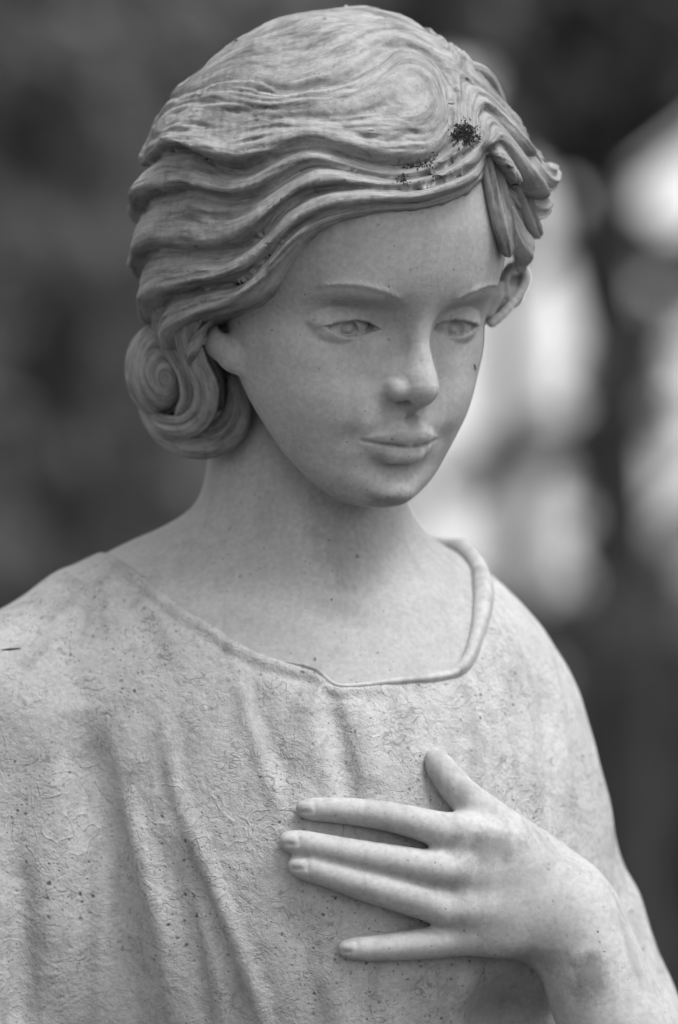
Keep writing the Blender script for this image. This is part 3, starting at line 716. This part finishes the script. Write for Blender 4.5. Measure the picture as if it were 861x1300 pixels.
def loft(name, path, wid, thk, mat, parent, centre, ns=44, n=70, grooves=5, depth=0.5, seed=0, twist=0.0):
    """a lock of hair: flattened tube along a path, strand grooves along its length (mm)"""
    path = crom(path, 16); m = len(path)
    seg = np.r_[0, np.cumsum(np.linalg.norm(np.diff(path, axis=0), axis=1))]; u = np.linspace(0, seg[-1], n)
    path = np.stack([np.interp(u, seg, path[:, k]) for k in range(3)], 1); uu = u / seg[-1]
    wid = np.interp(uu, np.linspace(0, 1, len(wid)), wid); thk = np.interp(uu, np.linspace(0, 1, len(thk)), thk)
    T = np.gradient(path, axis=0); T /= np.linalg.norm(T, axis=1)[:, None]
    N = path - np.asarray(centre); N -= (N * T).sum(1)[:, None] * T; N /= np.linalg.norm(N, axis=1)[:, None]
    B = np.cross(T, N)
    tw = twist * uu; N, B = N * np.cos(tw)[:, None] + B * np.sin(tw)[:, None], B * np.cos(tw)[:, None] - N * np.sin(tw)[:, None]
    r = np.random.default_rng(seed); phs = r.random(4) * 6.28
    a = np.linspace(0, 2 * np.pi, ns, endpoint=False)
    V = []; at = np.tile(np.cos(a) * 0.5 + seed * 1.7, n)
    for i in range(n):
        c, s = np.cos(a), np.sin(a)
        e = np.sign(c) * np.abs(c) ** 0.8; f = np.sign(s) * np.abs(s) ** 0.9
        wob = phs[0] + 1.2 * math.sin(3 * uu[i] + phs[1])
        g = depth * (np.sin(grooves * c * np.pi * 0.5 + wob) + 0.5 * np.sin(grooves * 2.1 * c * np.pi * 0.5 + phs[2])) * np.where(s > -0.2, 1, 0.3) * min(1, thk[i] / 3)
        endt = min(1, math.sqrt(max(1e-3, min(uu[i], 1 - uu[i]) / 0.06)))
        V.append(path[i] + (e * wid[i] * endt)[:, None] * B[i] + (f * thk[i] * endt + g * endt)[:, None] * N[i])
    V = np.vstack(V); F = []
    i, k = np.meshgrid(np.arange(n - 1), np.arange(ns), indexing='ij'); k2 = (k + 1) % ns
    F = np.stack([i * ns + k, i * ns + k2, (i + 1) * ns + k2, (i + 1) * ns + k], -1).reshape(-1, 4)
    return mesh_obj(name, V, F, mat, parent, attr=at)
HC = from_head(CAP_C)
def cap_path(pp, lift):
    q = cast(f_cap, pp, -250, 95); nn = q - HC; nn /= np.linalg.norm(nn, axis=1)[:, None]
    return q + nn * np.interp(np.linspace(0, 1, len(pp)), np.linspace(0, 1, len(lift)), lift)[:, None]
def w_(*a): return [MM(v) for v in a]
# locks falling from the parting on her left side
def rlock(pp, Ys, wid, thk, seed, grooves=4, depth=0.45, twist=0.0, lift=-1.5):
    q = cast(f_cap, pp, -250, 95); Y = []
    for i, (x, y) in enumerate(pp):
        good = abs(float(f_cap(q[i:i + 1].astype(f32))[0])) < 3
        nn = q[i] - HC; nn /= np.linalg.norm(nn)
        Y.append((q[i] + nn * lift)[1] if good else (Y[-1] + 7 if Y else 0))
    P = np.array([PX(x, y, v + dy) for (x, y), v, dy in zip(pp, Y, np.interp(np.linspace(0, 1, len(pp)), np.linspace(0, 1, len(Ys)), Ys))])
    return loft('lock', P, wid, thk, M_HAIR, hair, HC, grooves=grooves, depth=depth, seed=seed, twist=twist)
rlock([(598, 128), (615, 176), (627, 230), (638, 282), (648, 326)], [3, 1, 0, 0, 0], w_(8, 15, 19, 21, 12), w_(5, 8, 10, 10, 6), 1, 4, 0.8)
rlock([(590, 112), (620, 158), (643, 206), (662, 252), (676, 288), (686, 300)], [4, 0, 0, 0], w_(10, 18, 24, 26, 18, 7), w_(6, 13, 16, 15, 11, 6), 2, 5, 0.9)
rlock([(622, 190), (644, 246), (660, 296), (662, 336)], [10, 10, 10, 10], w_(16, 30, 32, 20), w_(8, 10, 10, 8), 8, 5, 0.8, lift=-5)
rlock([(582, 98), (618, 142), (648, 190), (676, 222), (694, 226), (700, 208)], [4, 0, 0, 0, 0], w_(10, 19, 23, 24, 20, 12), w_(6, 13, 17, 19, 17, 11), 3, 5, 0.9)
rlock([(572, 88), (608, 122), (641, 166), (671, 197), (690, 206)], [4, 0, 0, 0], w_(10, 19, 22, 18, 8), w_(6, 13, 15, 14, 7), 4, 5, 0.9)
rlock([(570, 84), (598, 86), (619, 97), (632, 120), (642, 144)], [6, 2, 0, 0], w_(6, 11, 11, 10, 5), w_(4, 7, 8, 7, 4), 5)
rlock([(640, 236), (664, 262), (684, 266), (696, 258)], [4, 4, 6, 8], w_(12, 17, 15, 8), w_(8, 12, 11, 7), 6, 4, 0.8)
rlock([(640, 262), (656, 300), (668, 318), (662, 334)], [6, 6, 8, 8], w_(14, 20, 18, 9), w_(8, 11, 11, 7), 7)
# locks and curls round her right ear
def elock(pp, Ys, wid, thk, seed, grooves=4, depth=0.5, twist=0.0, c=None):
    P = np.array([PX(x, y, Y) for (x, y), Y in zip(pp, np.interp(np.linspace(0, 1, len(pp)), np.linspace(0, 1, len(Ys)), Ys))])
    return loft('lock', P, wid, thk, M_HAIR, hair, PX(330, 400, 110) if c is None else c, grooves=grooves, depth=depth, seed=seed, twist=twist)
elock([(300, 352), (262, 362), (226, 378), (208, 402), (216, 436), (236, 470), (240, 505), (222, 530)], [-34, -30, -14, 0, -2, -4, -2, 6], w_(8, 14, 18, 18, 15, 14, 13, 6), w_(6, 9, 11, 11, 10, 9, 8, 5), 11)
elock([(300, 376), (270, 384), (248, 398), (238, 424), (248, 458), (262, 492), (258, 522), (238, 540), (208, 538), (190, 518)], [-38, -38, -32, -22, -18, -14, -8, 2, 14, 28], w_(7, 11, 15, 16, 16, 16, 16, 15, 13, 6), w_(5, 8, 10, 11, 11, 11, 10, 9, 5), 12)
elock([(262, 412), (262, 448), (274, 482), (280, 520)], [-6, 4, 10, 18], w_(10, 12, 12, 8), w_(8, 9, 9, 6), 13)
elock([(296, 468), (304, 504), (298, 536), (276, 556), (244, 560), (212, 546), (190, 518), (182, 490)], [2, 4, 8, 12, 16, 26, 36, 40], w_(9, 15, 21, 24, 24, 22, 18, 8), w_(7, 11, 14, 15, 15, 14, 12, 6), 14, c=PX(270, 500, 90))
elock([(282, 520), (280, 552), (262, 572), (262, 584)], [10, 14, 20, 22], w_(12, 16, 12, 5), w_(8, 9, 8, 4), 15)
# the round curl
CU = PX(206, 468, 22)
def f_curl(P):
    q = P - CU.astype(f32)
    d = ell(P, CU, (MM(47), 23, MM(60)))
    x = q[:, 0] * 1.18; z = q[:, 2] * 0.95 + 0 * x; r = np.sqrt(x * x + z * z) + 1e-3; th = np.arctan2(z, x)
    x = x - 2.5; z = z + 5; r = np.sqrt(x * x + z * z) + 1e-3; th = np.arctan2(z, x); ph = th / (2 * np.pi) + r / 11 + 0.12 * noise(q, 18, 4)
    t = ph - np.floor(ph); big = np.where(t < 0.3, np.sin(np.pi / 2 * t / 0.3), np.cos(np.pi / 2 * (t - 0.3) / 0.7))
    k = sstep(1.5, 5, r)
    return d - (1.0 * big * k * np.clip(0.6 + 0.5 * noise(q, 22, 1), 0.1, 1.2) + 0.3 * np.sin(2 * np.pi * ph * 3 + 2 * noise(q, 14, 2)) * k * np.clip(0.5 + 0.6 * noise(q, 11, 6), 0, 1)) * (q[:, 1] < 12)
V, Q = implicit(f_curl, CU - (21, 27, 26), CU + (21, 27, 26), 2.0, 2, (2, 1, 1))
_q = V - CU; _x = _q[:, 0] * 1.18 - 2.5; _z = _q[:, 2] * 0.95 + 5
mesh_obj('curl', V, Q, M_HAIR, hair, attr=np.sqrt(_x * _x + _z * _z) / 9.0 + 0.5 * noise(_q.astype(f32), 20, 3))
elock([(262, 430), (246, 480), (236, 520), (206, 530)], [18, 24, 28, 34], w_(20, 30, 30, 16), w_(12, 16, 16, 10), 16)

# ---- robe
def on_torso(pp): return cast(f_chest, pp)
FOLDS = [  # (photo points, height mm, width mm)
  ([(300, 835), (313, 900), (340, 985), (362, 1045)], 1.8, 3.2), ([(322, 850), (340, 930), (370, 1000)], -1.2, 5),
  ([(206, 890), (226, 1000), (258, 1090), (292, 1170), (325, 1260), (350, 1340)], 5.0, 3.6), ([(238, 1060), (268, 1150), (296, 1240), (310, 1330)], -2.2, 5.0),
  ([(160, 1000), (188, 1110), (210, 1200), (228, 1340)], 4.4, 4.2), ([(205, 1050), (232, 1150), (255, 1250), (268, 1340)], -2.8, 6.0),
  ([(96, 890), (118, 980), (136, 1080), (158, 1180), (180, 1340)], -4.6, 9.0), ([(60, 930), (72, 1100), (66, 1340)], 3.0, 12), ([(20, 1060), (30, 1200), (24, 1340)], -3.0, 7),
  ([(416, 876), (430, 940), (444, 1000), (452, 1040)], -3.2, 4.5), ([(452, 884), (470, 950), (480, 1010)], 1.6, 6.0), ([(392, 868), (400, 940), (412, 1010)], 1.4, 6.0),
  ([(602, 862), (606, 940), (602, 1010)], 1.1, 2.6), ([(586, 870), (590, 950)], -0.9, 4), ([(640, 770), (662, 860), (668, 960), (660, 1060)], 1.5, 4.0), ([(690, 820), (712, 930), (722, 1040)], 1.5, 4.5), ([(685, 860), (694, 960), (696, 1060)], -1.4, 5.0),
  ([(520, 880), (526, 960), (530, 1040)], 1.0, 4.0), ([(420, 1220), (440, 1340)], 2.5, 7), ([(520, 1240), (540, 1340)], -2.5, 7), ([(598, 1225), (600, 1280), (606, 1340)], 3.5, 8), ([(370, 1120), (395, 1230), (410, 1340)], -1.5, 8),
  ([(150, 740), (190, 800), (215, 880)], -1.0, 6), ([(60, 790), (90, 860), (96, 900)], -1.4, 9),
]
_fl = [(crom(on_torso(pp), 4), a, w) for pp, a, w in FOLDS]
HEM = crom(on_torso([(x - 5 if x < 380 else x, y + 6) for x, y in NECKLINE[1:13]]), 3)
CREASE = crom(on_torso([(x - 10 if x < 380 else x, y + 17) for x, y in NECKLINE[1:13]]), 3)
def f_robe(P):
    d = f_chest(P)
    near = np.nonzero(d < 14)[0]
    if len(near):
        q = P[near]; e = d[near]
        for line, a, w in _fl: stroke(q, e, line, a * 1.35, w, 0.2)
        stroke(q, e, HEM, 1.5, 2.2, 0.08); stroke(q, e, CREASE, -0.8, 2.4, 0.1)
        gauss(q, e, PX(628, 1285, 10), (22, 60, 19), -20.0)
        e -= 0.5 * noise(q, 30, 1) + 0.3 * noise(q, 12, 5) + 0.2 * noise(q, 6, 3) * np.clip(noise(q, 40, 2), 0, 1)
        e -= 1.3
        e = smax(e, opening(q), 1.6)
        d[near] = e
    return d
_lo = np.array([PX(-75, 0)[0], -95, PX(0, 1345)[2]]); _hi = np.array([PX(935, 0)[0], 175, PX(0, 660)[2]])
V, Q = implicit(f_robe, _lo, _hi, 5.2, 2, (2, 1, 1))
robe = mesh_obj('robe', V, Q, M_ROBE, statue)
tr = np.vstack([on_torso(NECKLINE[1:21]), [PX(566, 699, 90), PX(535, 694, 106), PX(500, 690, 116)]]); tc = np.array([PX(400, 760, 60)])
nn = tr - tc; nn /= np.linalg.norm(nn, axis=1)[:, None]
_tw = np.interp(np.arange(len(tr)), [0, 3, 8, 10, 12, 14, 16, 19, 22], [0.3, 0.6, 0.8, 1.6, 2.4, 3.5, 4.9, 4.9, 3.8])
tr = tr[7:]; nn = nn[7:]; _tw = _tw[7:]
loft('neckline_hem', tr + nn * (0.5 + 0.18 * _tw[:, None]), np.maximum(_tw * 1.25, 2.0) * (1 + 0.12 * np.sin(np.arange(len(_tw)) * 2.3)), _tw * (1 + 0.12 * np.sin(np.arange(len(_tw)) * 1.7)), M_HAND, robe, tc[0], n=220, ns=24, grooves=1.4, depth=0.2, seed=21)

# the robe runs on down to the ground below the picture
_V = []; _ns = 140; _zs = np.linspace(-238, -1586, 16)
for i, zz in enumerate(_zs):
    u = i / 15; a = np.linspace(0, 2 * np.pi, _ns, endpoint=False)
    rip = (5 + 11 * u) * np.sin(11 * a + 0.8 * np.sin(3 * a)) + (3 + 4 * u) * np.sin(23 * a + 2 * u)
    _V.append(np.stack([-14 + (132 + 48 * u + rip) * np.cos(a), 66 + (96 + 60 * u + rip) * np.sin(a), np.full(_ns, zz)], 1))
i, k = np.meshgrid(np.arange(15), np.arange(_ns), indexing='ij'); k2 = (k + 1) % _ns
mesh_obj('skirt', np.vstack(_V), np.stack([(i + 1) * _ns + k, (i + 1) * _ns + k2, i * _ns + k2, i * _ns + k], -1).reshape(-1, 4), M_ROBE, robe)

# ---- hand and forearm
def fing(spec):
    sp = crom(spec, 3); R = MM(sp[:, 2]) * 1.05
    Y = cast(f_torso, [(min(q[0], 700), min(q[1], 1290)) for q in sp])[:, 1] - 2.2
    return np.array([PX(q[0], q[1], y - r * 0.55 - 0.62 * q[3]) for q, y, r in zip(sp, Y, R)]), R
FI = [fing([(387, 1027, 10.5, 0), (415, 1028, 12, 0), (455, 1031, 14.2, 1), (505, 1039, 16, 4), (555, 1052, 18.5, 8)]),
      fing([(367, 1068, 12, 0), (397, 1073, 13.6, 0), (445, 1083, 15.6, 1), (505, 1094, 17.5, 4), (562, 1104, 19, 9)]),
      fing([(378, 1099, 12, 0), (406, 1106, 13.8, 0), (452, 1120, 16.4, 1), (507, 1136, 18.5, 3), (565, 1153, 19.5, 8)]),
      fing([(440, 1204, 10, 0), (467, 1204, 12.5, 0), (507, 1201, 15, 1), (552, 1196, 17, 4), (592, 1190, 19, 7)])]
TH = fing([(552, 962, 11, 1), (566, 984, 14.5, 2), (588, 1010, 17, 4), (620, 1038, 21, 7), (662, 1074, 28, 9), (698, 1108, 34, 10)])
PALM = [fing([(555, 1052, 18.5, 8), (620, 1066, 26, 12), (690, 1110, 36, 15), (728, 1150, 44, 17)]),
        fing([(562, 1104, 19, 10), (640, 1110, 28, 15), (710, 1135, 38, 17)]),
        fing([(565, 1157, 19.5, 9), (640, 1152, 29, 14), (710, 1155, 40, 17)]),
        fing([(592, 1190, 19, 7), (650, 1186, 28, 12), (710, 1172, 42, 15)])]
WR = fing([(712, 1150, 46, 17), (738, 1192, 50, 20), (766, 1262, 58, 24), (812, 1350, 72, 26)])
def f_hand(P):
    d = None
    for p, r in PALM:
        e = chain(P, p, r, far=40, k=3); d = e if d is None else smin(d, e, 9)
    d = smin(d, chain(P, WR[0], WR[1], far=40, k=8), 12)
    fg = None
    for p, r in FI:
        e = chain(P, p, r, far=40, k=3); fg = e if fg is None else smin(fg, e, 2.6)
    d = smin(d, fg, 3.5)
    d = smin(d, chain(P, TH[0], TH[1], far=40, k=4), 5)
    for p, r in FI:                                       # knuckles, finger joints, nails
        gauss(P, d, p[-1] + (0, -r[-1] * 0.8, 0), (8.5, 6, 6), 0.15)
        gauss(P, d, p[7] + (0, -r[7], 0), (6, 5, 5), 0.25)
        t = (p[0] - p[3]) / np.linalg.norm(p[0] - p[3]); c = p[0] + np.array([0, -r[0] * 0.84, r[0] * 0.35]) - t * 0.5
        gauss(P, d, c - t * 4.0, (0.9, 3, 2.6), -0.9); gauss(P, d, c + (0, 0, -2.6), (3.2, 3, 0.8), -0.7); gauss(P, d, c + (0, 0, 2.4), (3.2, 3, 0.8), -0.5)
        gauss(P, d, c, (2.4, 2.6, 1.8), 0.35)
    for i in range(3): stroke(P, d, [FI[i][0][-1] + (4, -5, 0), PALM[i][0][6] + (-14, -12, 0)], 0.5, 4, 0.3)
    return d
_p = np.vstack([q[0] for q in FI + [TH] + PALM + [WR]])
V, Q = implicit(f_hand, np.array([PX(335, 0)[0], _p[:, 1].min() - 32, PX(0, 1345)[2]]), np.array([PX(940, 0)[0], _p[:, 1].max() + 22, PX(0, 930)[2]]), 1.8, 1, (2, 1))
mesh_obj('hand', V, Q, M_HAND, statue)

# ---- dry moss caught in the hair, and small litter
def tuft(name, label, spots, size, seed):
    r = np.random.default_rng(seed); V = []; F = []
    base = cast(f_hair, spots, -250, 95)
    for p in base:
        for _ in range(3):
            d = r.normal(size=3) + (p - HC) / np.linalg.norm(p - HC) * 1.1; d /= np.linalg.norm(d)
            u = np.cross(d, r.normal(size=3)); u /= np.linalg.norm(u); v = np.cross(d, u)
            L = size * r.uniform(0.5, 1.5); w = size * r.uniform(0.14, 0.3); o = p + r.normal(size=3) * 0.35
            k = len(V); bend = u * L * r.uniform(-0.4, 0.4)
            V += [o + u * w, o + v * w, o - u * w, o - v * w, o + d * L * 0.6 + bend * 0.4 + u * w, o + d * L * 0.6 + bend * 0.4 + v * w, o + d * L * 0.6 + bend * 0.4 - u * w, o + d * L * 0.6 + bend * 0.4 - v * w, o + d * L + bend]
            F += [(k, k + 1, k + 5, k + 4), (k + 1, k + 2, k + 6, k + 5), (k + 2, k + 3, k + 7, k + 6), (k + 3, k, k + 4, k + 7), (k + 4, k + 5, k + 8, k + 8), (k + 5, k + 6, k + 8, k + 8), (k + 6, k + 7, k + 8, k + 8), (k + 7, k + 4, k + 8, k + 8)]
    me = bpy.data.meshes.new(name); me.from_pydata([tuple(v * 0.001) for v in np.array(V)], [], [tuple(dict.fromkeys(f)) for f in F]); me.update(); me.materials.append(M_MOSS)
    o = link(bpy.data.objects.new(name, me)); o.matrix_world = CAMM
    return tag(o, label, 'moss', 'moss tufts in the hair')
_r = np.random.default_rng(5)
def blob(cx, cy, rx, ry, n, hollow=0.0):
    a = _r.random(n) * 6.28; q = np.sqrt(_r.uniform(hollow, 1, n)); return [(cx + rx * c * w, cy + ry * s_ * w) for c, s_, w in zip(np.cos(a), np.sin(a), q)]
tuft('moss_tuft', 'round dark tuft of dry moss beside the parting', [(590 + _r.normal() * 8.5, 170 + _r.normal() * 7.5) for _ in range(200)] + blob(590, 170, 16, 14, 90, 0.0), 1.0, 1)
tuft('moss_tuft', 'thin dark streak of moss in the crease left of the round tuft', [(x, 210 + 2.5 * math.sin(x) + _r.normal() * 2) for x in np.linspace(505, 549, 34)] + [(549 + _r.normal() * 2, y) for y in np.linspace(192, 232, 12)], 1.1, 2)
tuft('moss_tuft', 'small crumb of dark moss on the lowest fringe lock', blob(512, 228, 9, 6, 22), 1.0, 3)

def fleck(name, label, cat, surf, a, b, r):
    p = cast(surf, [a, b]); V, F = tube([p[0] + (0, -0.3, 0), (p[0] + p[1]) / 2 + (0, -r * 0.8, 0), p[1] + (0, -0.3, 0)], [r * 0.4, r, r * 0.4], 8)
    o = mesh_obj(name, V, F, M_MOSS); o.matrix_world = CAMM
    return tag(o, label, cat)
fleck('dirt_fleck', 'tiny dark fleck stuck to her left cheek', 'fleck', f_body, (602, 462), (604, 470), 0.55)
fleck('dry_twig', 'short dark twig lying on the robe at far left shoulder', 'twig', f_robe, (2, 825), (26, 823), 0.5)
